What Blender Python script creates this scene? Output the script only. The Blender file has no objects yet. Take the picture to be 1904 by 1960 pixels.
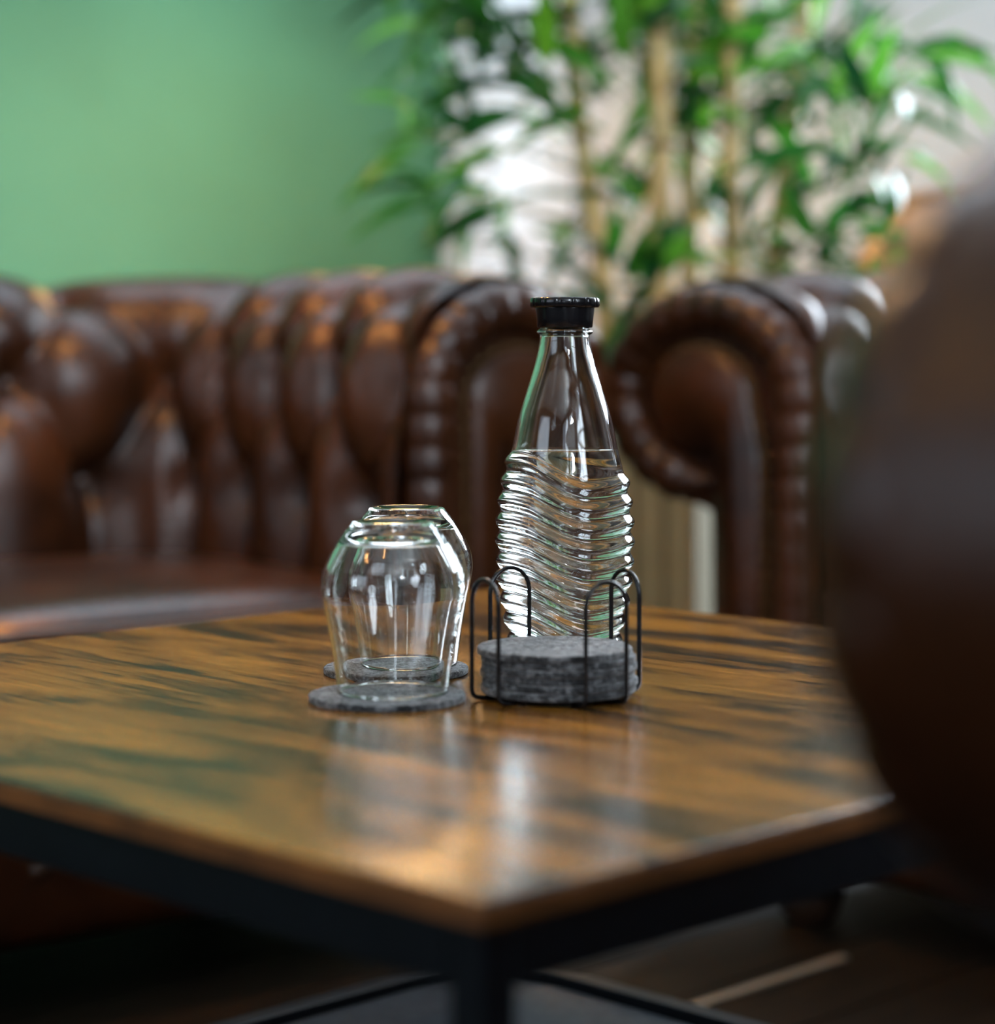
import bpy, bmesh, math, random
import numpy as np
from mathutils import Vector, Matrix

random.seed(7)
sc = bpy.context.scene
COL = sc.collection
PI = math.pi
R2 = math.sqrt(0.5)

# ------------------------------------------------------------------ camera
F = 4250.0            # focal length in pixels of the 1904 px wide frame
HOR = 660.0           # image row of the eye level
EYE = 0.672
cam_d = bpy.data.cameras.new('camera')
cam = bpy.data.objects.new('camera', cam_d)
COL.objects.link(cam)
cam.location = (0, 0, EYE)
cam.rotation_euler = (PI / 2, 0, 0)
cam_d.sensor_fit = 'HORIZONTAL'
cam_d.sensor_width = 36.0
cam_d.lens = F / 1904 * 36
cam_d.shift_y = -(980 - HOR) / 1904
cam_d.clip_start = 0.02
cam_d.dof.use_dof = True
cam_d.dof.focus_distance = 1.50
cam_d.dof.aperture_fstop = 3.1
sc.camera = cam

sc.view_settings.view_transform = 'Standard'
sc.view_settings.look = 'None'
sc.view_settings.gamma = 1
sc.view_settings.use_curve_mapping = False
sc.view_settings.exposure = 0.20
cy = sc.cycles
cy.use_adaptive_sampling = True
cy.adaptive_threshold = 0.05
cy.max_bounces = 14
cy.diffuse_bounces = 3
cy.glossy_bounces = 5
cy.transmission_bounces = 14
cy.transparent_max_bounces = 24
cy.use_denoising = True
cy.blur_glossy = 0.3
cy.sample_clamp_indirect = 12

# ------------------------------------------------------------------ world (daylight outside the windows)
world = bpy.data.worlds.new('daylight')
sc.world = world
world.use_nodes = True
wbg = world.node_tree.nodes['Background']
wbg.inputs[0].default_value = (0.62, 0.76, 1.0, 1)
wbg.inputs[1].default_value = 1.2

# room frame: origin in the corner behind the plant, local x along the white wall, local -y along the green wall
CORNER = Vector((-0.13, 6.30, 0))
ROOM = Matrix.Translation(CORNER) @ Matrix.Rotation(-PI / 4, 4, 'Z')
RX, RY, RZ = 6.3, -7.0, 2.7

def room_pt(x, y, z=0.0):
    return ROOM @ Vector((x, y, z))

def window_light(name, x, y, z, sx, sz, direction, power, color):
    ld = bpy.data.lights.new(name, 'AREA')
    ld.shape = 'RECTANGLE'
    ld.size, ld.size_y = sx, sz
    ld.energy = power
    ld.color = color
    lo = bpy.data.objects.new(name, ld)
    COL.objects.link(lo)
    lo.location = room_pt(x, y, z)
    d = ROOM.to_3x3() @ Vector(direction)
    lo.rotation_euler = d.to_track_quat('-Z', 'Z').to_euler()
    return lo

DAY = (0.78, 0.89, 1.0)
window_light('daylight_big_window', 2.9, 0.22, 1.65, 2.05, 1.65, (0, -1, 0), 350, DAY)
window_light('daylight_curtain_window', 0.28, 0.22, 1.35, 0.48, 2.1, (0, -1, 0), 11, DAY)
window_light('daylight_front_window', RX + 0.22, -4.90, 2.08, 0.42, 0.42, (-1, 0, 0), 135, DAY)
window_light('daylight_side_window', RX + 0.22, -3.65, 1.60, 0.80, 1.55, (-1, 0, 0), 40, DAY)
window_light('daylight_shop_window', RX + 0.22, -6.15, 1.45, 1.30, 1.95, (-1, 0, 0), 36, DAY)
window_light('rear_fill_light', 2.8, RY - 0.22, 1.6, 2.0, 1.65, (0, 1, 0), 22, DAY)  # front fill through the added rear window
window_light('roof_fill_light', 2.1, -1.9, RZ + 0.25, 2.4, 1.4, (0, 0, -1), 45, DAY)  # added overhead light for the white wall

# ------------------------------------------------------------------ helpers
def mesh_obj(name, verts, faces, mat=None, parent=None, smooth=True, loc=None, rot=None):
    me = bpy.data.meshes.new(name)
    me.from_pydata([tuple(v) for v in verts], [], [tuple(f) for f in faces])
    me.update()
    if smooth:
        me.polygons.foreach_set('use_smooth', [True] * len(me.polygons))
    if mat:
        me.materials.append(mat)
    return link(name, me, parent, loc, rot)

def link(name, me, parent=None, loc=None, rot=None):
    o = bpy.data.objects.new(name, me)
    COL.objects.link(o)
    if parent:
        o.parent = parent
    if loc is not None:
        o.location = loc
    if rot is not None:
        o.rotation_euler = rot
    return o

def tag(o, label, cat, group=None):
    o['label'] = label
    o['category'] = cat
    if group:
        o['group'] = group
    return o

def thing(name, label, cat, loc=(0, 0, 0), rotz=0, group=None):
    o = bpy.data.objects.new(name, None)
    COL.objects.link(o)
    o.location = loc
    o.rotation_euler = (0, 0, rotz)
    o.empty_display_size = 0.05
    return tag(o, label, cat, group)

class MB:
    """collects geometry for one mesh"""
    def __init__(self):
        self.v, self.f = [], []
    def add(self, verts, faces):
        n = len(self.v)
        self.v += [tuple(p) for p in verts]
        self.f += [tuple(i + n for i in fc) for fc in faces]
        return self
    def box(self, c, s, rotz=0.0):
        cx, cy_, cz = c
        hx, hy, hz = s[0] / 2, s[1] / 2, s[2] / 2
        ca, sa = math.cos(rotz), math.sin(rotz)
        vs = []
        for z in (-hz, hz):
            for x, y in ((-hx, -hy), (hx, -hy), (hx, hy), (-hx, hy)):
                vs.append((cx + x * ca - y * sa, cy_ + x * sa + y * ca, cz + z))
        return self.add(vs, [(3, 2, 1, 0), (4, 5, 6, 7), (0, 1, 5, 4), (1, 2, 6, 5), (2, 3, 7, 6), (3, 0, 4, 7)])
    def span(self, a, b):
        return self.box([(a[i] + b[i]) / 2 for i in range(3)], [abs(b[i] - a[i]) for i in range(3)])
    def lathe(self, prof, n=48, c=(0, 0, 0), cap0=False, cap1=False, closed=False):
        vs, fs = [], []
        for r, z in prof:
            for k in range(n):
                a = 2 * PI * k / n
                vs.append((c[0] + r * math.cos(a), c[1] + r * math.sin(a), c[2] + z))
        m = len(prof)
        for i in range(m if closed else m - 1):
            j = (i + 1) % m
            for k in range(n):
                k2 = (k + 1) % n
                fs.append((i * n + k, i * n + k2, j * n + k2, j * n + k))
        if cap0:
            fs.append(tuple(range(n - 1, -1, -1)))
        if cap1:
            fs.append(tuple(range((m - 1) * n, m * n)))
        return self.add(vs, fs)
    def tube(self, pts, rad, n=8, closed=False, caps=True):
        pts = [Vector(p) for p in pts]
        m = len(pts)
        rads = rad if isinstance(rad, (list, tuple)) else [rad] * m
        up = None
        vs, fs = [], []
        for i, p in enumerate(pts):
            if closed:
                t = pts[(i + 1) % m] - pts[i - 1]
            else:
                t = pts[min(i + 1, m - 1)] - pts[max(i - 1, 0)]
            t = t.normalized()
            if up is None:
                a = Vector((0, 0, 1)) if abs(t.z) < 0.9 else Vector((1, 0, 0))
                up = (a - t * a.dot(t)).normalized()
            else:
                up = (up - t * up.dot(t)).normalized()
            side = t.cross(up)
            for k in range(n):
                a = 2 * PI * k / n
                vs.append(p + (up * math.cos(a) + side * math.sin(a)) * rads[i])
        for i in range(m if closed else m - 1):
            j = (i + 1) % m
            for k in range(n):
                k2 = (k + 1) % n
                fs.append((i * n + k, j * n + k, j * n + k2, i * n + k2))
        if caps and not closed:
            fs.append(tuple(range(n)))
            fs.append(tuple(range(m * n - 1, (m - 1) * n - 1, -1)))
        return self.add(vs, fs)
    def build(self, name, mat, parent=None, smooth=False, loc=None, rot=None):
        return mesh_obj(name, self.v, self.f, mat, parent, smooth, loc, rot)

def bevel(o, w, seg=2, angle=40):
    m = o.modifiers.new('bevel', 'BEVEL')
    m.width = w
    m.segments = seg
    m.limit_method = 'ANGLE'
    m.angle_limit = math.radians(angle)
    o.data.polygons.foreach_set('use_smooth', [True] * len(o.data.polygons))
    w_ = o.modifiers.new('normals', 'WEIGHTED_NORMAL')
    w_.keep_sharp = True
    return o

def pchip(xs, ys, x):
    xs, ys, x = np.asarray(xs, float), np.asarray(ys, float), np.asarray(x, float)
    h = np.diff(xs)
    d = np.diff(ys) / h
    m = np.zeros_like(ys)
    m[0], m[-1] = d[0], d[-1]
    for i in range(1, len(xs) - 1):
        if d[i - 1] * d[i] > 0:
            w1, w2 = 2 * h[i] + h[i - 1], h[i] + 2 * h[i - 1]
            m[i] = (w1 + w2) / (w1 / d[i - 1] + w2 / d[i])
    k = np.clip(np.searchsorted(xs, x) - 1, 0, len(xs) - 2)
    t = np.clip((x - xs[k]) / h[k], 0, 1)
    return ((2*t**3 - 3*t**2 + 1) * ys[k] + (t**3 - 2*t**2 + t) * h[k] * m[k]
            + (-2*t**3 + 3*t**2) * ys[k + 1] + (t**3 - t**2) * h[k] * m[k + 1])

def grid_faces(nu, nv, wrap_u=False):
    fs = []
    for i in range(nu if wrap_u else nu - 1):
        j = (i + 1) % nu
        for k in range(nv - 1):
            fs.append((i * nv + k, j * nv + k, j * nv + k + 1, i * nv + k + 1))
    return fs

def P(px, py, D):
    """point at distance D along the view whose picture position is (px, py)"""
    return Vector(((px - 952) / F * D, D, EYE + (HOR - py) / F * D))

# ------------------------------------------------------------------ materials
def mat_new(name):
    m = bpy.data.materials.new(name)
    m.use_nodes = True
    nt = m.node_tree
    b = nt.nodes['Principled BSDF']
    return m, nt, b

def N(nt, typ, **kw):
    n = nt.nodes.new(typ)
    for k, v in kw.items():
        setattr(n, k, v)
    return n

def ramp(nt, stops):
    r = N(nt, 'ShaderNodeValToRGB')
    el = r.color_ramp.elements
    while len(el) > 1:
        el.remove(el[-1])
    el[0].position, el[0].color = stops[0][0], (*stops[0][1], 1)
    for p, c in stops[1:]:
        e = el.new(p)
        e.color = (*c, 1)
    return r

def coords(nt, kind='Object', scale=(1, 1, 1), rot=(0, 0, 0)):
    t = N(nt, 'ShaderNodeTexCoord')
    mp = N(nt, 'ShaderNodeMapping')
    mp.inputs['Scale'].default_value = scale
    mp.inputs['Rotation'].default_value = rot
    nt.links.new(t.outputs[kind], mp.inputs[0])
    return mp.outputs[0]

def noise(nt, vec, scale, detail=4, rough=0.55, dist=0.0):
    n = N(nt, 'ShaderNodeTexNoise')
    n.inputs['Scale'].default_value = scale
    n.inputs['Detail'].default_value = detail
    n.inputs['Roughness'].default_value = rough
    n.inputs['Distortion'].default_value = dist
    nt.links.new(vec, n.inputs['Vector'])
    return n.outputs['Fac']

def bump(nt, b, h, strength, dist=0.001):
    bp = N(nt, 'ShaderNodeBump')
    bp.inputs['Strength'].default_value = strength
    bp.inputs['Distance'].default_value = dist
    nt.links.new(h, bp.inputs['Height'])
    nt.links.new(bp.outputs[0], b.inputs['Normal'])

def simple(name, color, rough=0.5, metal=0.0, var=0.0, scale=20, bumps=0.0, spec=0.5):
    m, nt, b = mat_new(name)
    b.inputs['Roughness'].default_value = rough
    b.inputs['Metallic'].default_value = metal
    b.inputs['Specular IOR Level'].default_value = spec
    v = coords(nt)
    f = noise(nt, v, scale)
    lo = tuple(max(0, c * (1 - var)) for c in color)
    hi = tuple(min(1, c * (1 + var)) for c in color)
    r = ramp(nt, [(0.3, lo), (0.7, hi)])
    nt.links.new(f, r.inputs[0])
    nt.links.new(r.outputs[0], b.inputs['Base Color'])
    if bumps:
        bump(nt, b, f, bumps)
    return m

def leather(name, dark, light):
    m, nt, b = mat_new(name)
    v = coords(nt)
    big = noise(nt, v, 6, 3)
    r = ramp(nt, [(0.3, dark), (0.7, light)])
    nt.links.new(big, r.inputs[0])
    nt.links.new(r.outputs[0], b.inputs['Base Color'])
    vo = N(nt, 'ShaderNodeTexVoronoi')
    vo.inputs['Scale'].default_value = 380
    nt.links.new(v, vo.inputs['Vector'])
    wr = noise(nt, v, 40, 4, 0.6)
    ad = N(nt, 'ShaderNodeMath', operation='MULTIPLY_ADD')
    ad.inputs[1].default_value = 1.6
    nt.links.new(wr, ad.inputs[0])
    nt.links.new(vo.outputs['Distance'], ad.inputs[2])
    bump(nt, b, ad.outputs[0], 0.35, 0.0012)
    b.inputs['Roughness'].default_value = 0.28
    b.inputs['Specular IOR Level'].default_value = 0.34
    b.inputs['Coat Weight'].default_value = 0.08
    b.inputs['Coat Roughness'].default_value = 0.25
    return m

M = {}
M['leather'] = leather('brown_leather', (0.0085, 0.0034, 0.0018), (0.072, 0.0215, 0.0062))
M['leather_button'] = simple('leather_button', (0.05, 0.022, 0.012), 0.25, 0, 0.2, 60)
M['piping'] = simple('leather_piping', (0.06, 0.026, 0.014), 0.3, 0, 0.2, 40)
M['nail'] = simple('brass_nail', (0.13, 0.085, 0.04), 0.4, 1.0, 0.15, 60)
M['foot'] = simple('dark_wood_foot', (0.03, 0.015, 0.008), 0.4, 0, 0.3, 30)
M['black_metal'] = simple('black_metal', (0.005, 0.007, 0.010), 0.38, 0.0, 0.15, 60, 0.05, 0.3)
M['mesh_metal'] = simple('mesh_metal', (0.30, 0.33, 0.37), 0.30, 0.9, 0.1, 60)
M['wire'] = simple('black_wire', (0.006, 0.006, 0.007), 0.25, 0.0, 0.1, 200, 0, 0.35)
M['cap'] = simple('black_plastic', (0.005, 0.005, 0.006), 0.2, 0, 0.1, 80, 0, 0.4)
M['wall_green'] = simple('green_paint', (0.078, 0.235, 0.118), 0.75, 0, 0.05, 3, 0.05)
M['wall_white'] = simple('white_paint', (0.63, 0.66, 0.69), 0.8, 0, 0.03, 3, 0.05)
M['wall_dark'] = simple('dark_panel_paint', (0.045, 0.040, 0.036), 0.6, 0, 0.1, 3)
M['ceiling'] = simple('ceiling_paint', (0.55, 0.54, 0.52), 0.85, 0, 0.02, 3)
M['dark_trim'] = simple('dark_trim', (0.02, 0.02, 0.02), 0.5, 0, 0.1, 20)
M['white_frame'] = simple('white_frame', (0.65, 0.65, 0.63), 0.4, 0, 0.03, 20)
M['cream'] = simple('cream_slat', (0.55, 0.50, 0.36), 0.55, 0, 0.08, 14, 0.1)
M['gold_wood'] = simple('golden_wood', (0.22, 0.13, 0.03), 0.5, 0, 0.2, 14)
M['soil'] = simple('soil', (0.035, 0.022, 0.014), 0.95, 0, 0.4, 60, 0.6)
M['brass'] = simple('brass', (0.75, 0.48, 0.18), 0.3, 1.0, 0.08, 20)
M['floor_base'] = simple('floor_base', (0.012, 0.009, 0.007), 0.7)
M['strip'] = simple('light_strip', (0.30, 0.25, 0.19), 0.5, 0, 0.1, 20)
M['rust'] = simple('rust_glaze', (0.36, 0.150, 0.045), 0.35, 0, 0.25, 8)
M['cord'] = simple('lamp_cord', (0.015, 0.015, 0.015), 0.6)

def wood_top():
    m, nt, b = mat_new('rustic_wood')
    # grain runs along local x
    v1 = coords(nt, 'Object', (1.0, 4.2, 4.0))
    v2 = coords(nt, 'Object', (1.0, 16, 8))
    blot = noise(nt, v1, 5.2, 5, 0.62, 0.7)
    fine = noise(nt, v2, 14, 6, 0.65, 0.2)
    mx = N(nt, 'ShaderNodeMath', operation='MULTIPLY_ADD')
    mx.inputs[1].default_value = 0.46
    nt.links.new(fine, mx.inputs[0])
    nt.links.new(blot, mx.inputs[2])
    r = ramp(nt, [(0.59, (0.014, 0.011, 0.007)), (0.66, (0.075, 0.032, 0.006)), (0.73, (0.20, 0.082, 0.010)), (0.92, (0.36, 0.155, 0.018))])
    nt.links.new(mx.outputs[0], r.inputs[0])
    nt.links.new(r.outputs[0], b.inputs['Base Color'])
    v3 = coords(nt, 'Object', (1, 9, 4))
    h1 = noise(nt, v3, 90, 4, 0.7)
    v4 = coords(nt, 'Object')
    h2 = noise(nt, v4, 650, 2, 0.5)
    ad = N(nt, 'ShaderNodeMath', operation='ADD')
    nt.links.new(h1, ad.inputs[0])
    nt.links.new(h2, ad.inputs[1])
    bump(nt, b, ad.outputs[0], 0.18, 0.0006)
    rr = N(nt, 'ShaderNodeMapRange')
    rr.inputs['To Min'].default_value = 0.14
    rr.inputs['To Max'].default_value = 0.26
    nt.links.new(fine, rr.inputs['Value'])
    nt.links.new(rr.outputs[0], b.inputs['Roughness'])
    b.inputs['Coat Weight'].default_value = 0.12
    b.inputs['Coat Roughness'].default_value = 0.17
    return m
M['wood'] = wood_top()

M['edge_wood'] = simple('edge_band_wood', (0.17, 0.062, 0.014), 0.5, 0, 0.35, 22)

def plank_mat():
    m, nt, b = mat_new('dark_floor_wood')
    v = coords(nt, 'Object', (1, 9, 1))
    f = noise(nt, v, 7, 5, 0.6, 0.4)
    oi = N(nt, 'ShaderNodeObjectInfo')
    ad = N(nt, 'ShaderNodeMath', operation='MULTIPLY_ADD')
    ad.inputs[1].default_value = 0.35
    nt.links.new(oi.outputs['Random'], ad.inputs[0])
    nt.links.new(f, ad.inputs[2])
    r = ramp(nt, [(0.35, (0.005, 0.0037, 0.0025)), (0.95, (0.022, 0.014, 0.008))])
    nt.links.new(ad.outputs[0], r.inputs[0])
    nt.links.new(r.outputs[0], b.inputs['Base Color'])
    b.inputs['Roughness'].default_value = 0.6
    b.inputs['Specular IOR Level'].default_value = 0.1
    bump(nt, b, f, 0.15)
    return m
M['plank'] = plank_mat()

def felt_mat():
    m, nt, b = mat_new('grey_felt')
    v = coords(nt)
    f1 = noise(nt, v, 220, 6, 0.85, 1.2)
    f2 = noise(nt, v, 70, 3, 0.6)
    mx = N(nt, 'ShaderNodeMath', operation='MULTIPLY_ADD')
    mx.inputs[1].default_value = 0.4
    nt.links.new(f2, mx.inputs[0])
    nt.links.new(f1, mx.inputs[2])
    r = ramp(nt, [(0.54, (0.003, 0.0033, 0.004)), (0.70, (0.026, 0.0275, 0.030)), (0.86, (0.24, 0.25, 0.26))])
    nt.links.new(mx.outputs[0], r.inputs[0])
    nt.links.new(r.outputs[0], b.inputs['Base Color'])
    b.inputs['Roughness'].default_value = 0.95
    b.inputs['Specular IOR Level'].default_value = 0.15
    sr = N(nt, 'ShaderNodeMapRange')
    sr.inputs['From Min'].default_value = 0.35
    sr.inputs['From Max'].default_value = 0.65
    sr.inputs['To Min'].default_value = 0.05
    sr.inputs['To Max'].default_value = 1.0
    nt.links.new(f1, sr.inputs['Value'])
    nt.links.new(sr.outputs[0], b.inputs['Sheen Weight'])
    b.inputs['Sheen Roughness'].default_value = 0.4
    bump(nt, b, f1, 0.7, 0.0012)
    return m
M['felt'] = felt_mat()

def glass_mat(name, color, ior=1.48, rough=0.0):
    m, nt, b = mat_new(name)
    b.inputs['Base Color'].default_value = (*color, 1)
    b.inputs['Roughness'].default_value = rough
    b.inputs['IOR'].default_value = ior
    b.inputs['Transmission Weight'].default_value = 1.0
    v = coords(nt)
    f = noise(nt, v, 35, 2)
    bump(nt, b, f, 0.03, 0.0004)
    return m
M['glass'] = glass_mat('clear_glass', (0.985, 1.0, 0.995))
M['bottle_glass'] = glass_mat('bottle_glass', (0.955, 0.985, 0.975), 1.5)
M['water'] = glass_mat('water', (0.985, 0.995, 0.995), 1.33)

def pane_mat():
    m = bpy.data.materials.new('window_pane')
    m.use_nodes = True
    nt = m.node_tree
    nt.nodes.clear()
    o = N(nt, 'ShaderNodeOutputMaterial')
    mix = N(nt, 'ShaderNodeMixShader')
    fr = N(nt, 'ShaderNodeFresnel')
    fr.inputs[0].default_value = 1.45
    ge = N(nt, 'ShaderNodeNewGeometry')
    inv = N(nt, 'ShaderNodeMath', operation='SUBTRACT')
    inv.inputs[0].default_value = 1.0
    nt.links.new(ge.outputs['Backfacing'], inv.inputs[1])
    mu = N(nt, 'ShaderNodeMath', operation='MULTIPLY')
    nt.links.new(fr.outputs[0], mu.inputs[0])
    nt.links.new(inv.outputs[0], mu.inputs[1])
    nt.links.new(mu.outputs[0], mix.inputs[0])
    nt.links.new(N(nt, 'ShaderNodeBsdfTransparent').outputs[0], mix.inputs[1])
    g = N(nt, 'ShaderNodeBsdfGlossy')
    g.inputs['Roughness'].default_value = 0.02
    nt.links.new(g.outputs[0], mix.inputs[2])
    nt.links.new(mix.outputs[0], o.inputs[0])
    return m
M['pane'] = pane_mat()

def translucent_mat(name, stops, rough, trans, weave=0.0, use_random=False):
    m, nt, b = mat_new(name)
    out = nt.nodes['Material Output']
    r = ramp(nt, stops)
    if use_random:
        oi = N(nt, 'ShaderNodeObjectInfo')
        nt.links.new(oi.outputs['Random'], r.inputs[0])
    else:
        v = coords(nt)
        nt.links.new(noise(nt, v, 30), r.inputs[0])
    nt.links.new(r.outputs[0], b.inputs['Base Color'])
    b.inputs['Roughness'].default_value = rough
    t = N(nt, 'ShaderNodeBsdfTranslucent')
    nt.links.new(r.outputs[0], t.inputs[0])
    mix = N(nt, 'ShaderNodeMixShader')
    mix.inputs[0].default_value = trans
    nt.links.new(b.outputs[0], mix.inputs[1])
    nt.links.new(t.outputs[0], mix.inputs[2])
    nt.links.new(mix.outputs[0], out.inputs[0])
    return m
M['leaf'] = translucent_mat('bamboo_leaf', [(0.0, (0.008, 0.055, 0.016)), (0.45, (0.017, 0.115, 0.018)), (0.75, (0.05, 0.22, 0.018)), (1.0, (0.16, 0.44, 0.03))], 0.32, 0.34, use_random=True)
M['curtain'] = translucent_mat('sheer_curtain', [(0.3, (0.80, 0.81, 0.80)), (0.7, (0.88, 0.88, 0.87))], 0.9, 0.5)

def culm_mat():
    m, nt, b = mat_new('bamboo_culm')
    v = coords(nt, 'Object', (1, 1, 0.25))
    f = noise(nt, v, 18, 4)
    r = ramp(nt, [(0.3, (0.33, 0.22, 0.07)), (0.55, (0.55, 0.40, 0.16)), (0.75, (0.42, 0.36, 0.11))])
    nt.links.new(f, r.inputs[0])
    nt.links.new(r.outputs[0], b.inputs['Base Color'])
    b.inputs['Roughness'].default_value = 0.4
    return m
M['culm'] = culm_mat()
M['culm_node'] = simple('bamboo_node', (0.13, 0.085, 0.025), 0.6, 0, 0.3, 60)
M['twig'] = simple('bamboo_twig', (0.20, 0.20, 0.05), 0.5, 0, 0.2, 60)

def bulb_mat(name, col, strength):
    m, nt, b = mat_new(name)
    b.inputs['Base Color'].default_value = (1, 0.8, 0.5, 1)
    b.inputs['Emission Color'].default_value = (*col, 1)
    b.inputs['Emission Strength'].default_value = strength
    return m
M['bulb'] = bulb_mat('warm_bulb', (1.0, 0.55, 0.20), 190)
M['bulb_far'] = bulb_mat('warm_bulb_far', (1.0, 0.56, 0.21), 62)
M['bulb_dim'] = bulb_mat('warm_bulb_dim', (1.0, 0.60, 0.26), 40)

# ------------------------------------------------------------------ the room
def structure(o, label=None):
    o['kind'] = 'structure'
    if label:
        o['label'] = label
    return o

ROOM_ROT = (0, 0, -PI / 4)
def room_obj(mb, name, mat, parent=None, label=None):
    if parent:
        return mb.build(name, mat, parent)
    o = mb.build(name, mat, None, loc=CORNER, rot=ROOM_ROT)
    return structure(o, label)

def wall_x(mb, y0, y1, xa, xb, openings):
    """wall along x with openings (x0, x1, z0, z1)"""
    x = xa
    for a, b, z0, z1 in sorted(openings):
        mb.span((x, y0, 0), (a, y1, RZ))
        mb.span((a, y0, 0), (b, y1, z0))
        mb.span((a, y0, z1), (b, y1, RZ))
        x = b
    mb.span((x, y0, 0), (xb, y1, RZ))

def wall_y(mb, x0, x1, ya, yb, openings):
    y = ya
    for a, b, z0, z1 in sorted(openings):
        mb.span((x0, y, 0), (x1, a, RZ))
        mb.span((x0, a, 0), (x1, b, z0))
        mb.span((x0, a, z1), (x1, b, RZ))
        y = b
    mb.span((x0, y, 0), (x1, yb, RZ))

W1 = (0.06, 0.50, 0.30, 2.35)
W2 = (1.90, 3.90, 0.85, 2.45)
W3 = (-5.25, -4.55, 1.75, 2.42)
W6 = (-4.1, -3.2, 0.80, 2.40)
W7 = (-6.85, -5.45, 0.45, 2.45)
W4 = (1.8, 3.8, 0.80, 2.40)
mb = MB(); mb.span((-0.12, RY - 0.12, 0), (0, 0.12, RZ))
room_obj(mb, 'wall_left', M['wall_green'], label='green painted wall behind the brown leather sofa')
mb = MB(); wall_x(mb, 0, 0.12, 0, RX, [W1, W2])
room_obj(mb, 'wall_right', M['wall_white'], label='off-white wall behind the bamboo')
mb = MB(); wall_y(mb, RX, RX + 0.12, RY - 0.12, 0.12, [W3, W6, W7])
room_obj(mb, 'wall_front', M['wall_dark'], label='dark panelled wall beyond the foreground chair')
mb = MB(); wall_x(mb, RY - 0.12, RY, 0, RX, [W4])
room_obj(mb, 'wall_rear', M['wall_dark'], label='dark panelled wall behind the camera')
mb = MB()
SKY = (0.9, 3.3, -2.6, -1.2)
mb.span((-0.12, RY - 0.12, RZ), (RX + 0.12, SKY[2], RZ + 0.1))
mb.span((-0.12, SKY[3], RZ), (RX + 0.12, 0.12, RZ + 0.1))
mb.span((-0.12, SKY[2], RZ), (SKY[0], SKY[3], RZ + 0.1))
mb.span((SKY[1], SKY[2], RZ), (RX + 0.12, SKY[3], RZ + 0.1))
room_obj(mb, 'ceiling', M['ceiling'], label='plain pale ceiling')

mb = MB(); mb.span((5.58, -5.55, 0), (5.66, -4.15, 1.64))  # added unseen wall, keeps the small window's light off near chair and table
room_obj(mb, 'shade_wall', M['wall_white'], label='added low off-white wall out of view, shading the foreground')

floor = MB().span((-0.12, RY - 0.12, -0.10), (RX + 0.12, 0.12, -0.012)).build('floor', M['floor_base'], None, loc=CORNER, rot=ROOM_ROT)
structure(floor, 'dark wooden plank floor')
PW = 0.145
mb = MB(); mb.box((0, 0, -0.006), (6.98, PW - 0.004, 0.012))
pl = mb.build('plank', M['plank'], floor, loc=(0, 0, 0))
plank_me = pl.data
bpy.data.objects.remove(pl)
k = 0
x = 0.02
# planks run along the white-to-near direction (local y)
while x + PW < RX:
    p = link('plank', plank_me, floor, (x + PW / 2, RY / 2, 0), (0, 0, PI / 2))
    x += PW
mb = MB(); mb.box((0, 0, 0.0015), (0.26, 0.012, 0.003))  # short pale strip on top of the planks
st = mb.build('floor_strip', M['strip'], None)
st.location = (0.288, 2.34, 0.0)
st.rotation_euler = (0, 0, PI / 4)
structure(st, 'pale strip on the dark floor')

mb = MB(); mb.span((0.0, -0.03, 0.0), (0.035, 0.0, RZ))
room_obj(mb, 'trim_2', M['dark_trim'], label='dark vertical strip in the wall corner')
mb = MB(); mb.span((0, RY, 0), (0.014, -0.03, 0.09))
room_obj(mb, 'baseboard_left', M['white_frame'], label='white baseboard below the green wall')
mb = MB(); mb.span((0.035, -0.014, 0), (RX, 0, 0.09))
room_obj(mb, 'baseboard_right', M['white_frame'], label='white baseboard below the off-white wall')

def window(n, kind, span, frame_mat, label, nx=2, nz=2):
    a, b, z0, z1 = span
    t = 0.045
    def pt(u, w, z):      # u along the wall, w through the wall
        if kind == 'right': return (u, 0.02 + w, z)
        if kind == 'front': return (RX + 0.02 + w, u, z)
        return (u, RY - 0.02 - w, z)
    mb = MB()
    for u0, u1, q0, q1 in ((a, a + t, z0, z1), (b - t, b, z0, z1), (a, b, z0, z0 + t), (a, b, z1 - t, z1)):
        mb.span(pt(u0, 0, q0), pt(u1, 0.06, q1))
    fr = room_obj(mb, 'window_%d' % n, frame_mat, label=label)
    for i in range(1, nx):
        u = a + (b - a) * i / nx
        MB().span(pt(u - 0.02, 0.005, z0 + t), pt(u + 0.02, 0.055, z1 - t)).build('glazing_bar', frame_mat, fr)
    for i in range(1, nz):
        z = z0 + (z1 - z0) * i / nz
        MB().span(pt(a + t, 0.01, z - 0.018), pt(b - t, 0.05, z + 0.018)).build('glazing_bar', frame_mat, fr)
    for i in range(nx):
        for j in range(nz):
            u0, u1 = a + (b - a) * i / nx, a + (b - a) * (i + 1) / nx
            q0, q1 = z0 + (z1 - z0) * j / nz, z0 + (z1 - z0) * (j + 1) / nz
            MB().span(pt(u0 + 0.02, 0.028, q0 + 0.02), pt(u1 - 0.02, 0.032, q1 - 0.02)).build('pane', M['pane'], fr)
    return fr
window(1, 'right', W1, M['dark_trim'], 'narrow dark framed window behind the white sheer curtain', 1, 2)
window(2, 'right', W2, M['white_frame'], 'wide daylight window in the off-white wall', 3, 2)
window(3, 'front', W3, M['white_frame'], 'small high window beside the foreground chair', 1, 1)
window(6, 'front', W6, M['white_frame'], 'upright window next to the small one beside the foreground chair', 2, 2)
window(7, 'front', W7, M['white_frame'], 'large front window behind the camera', 2, 3)
window(4, 'rear', W4, M['white_frame'], 'added wide window behind the camera for fill light', 3, 2)  # unseen window, added for fill from the front

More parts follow.
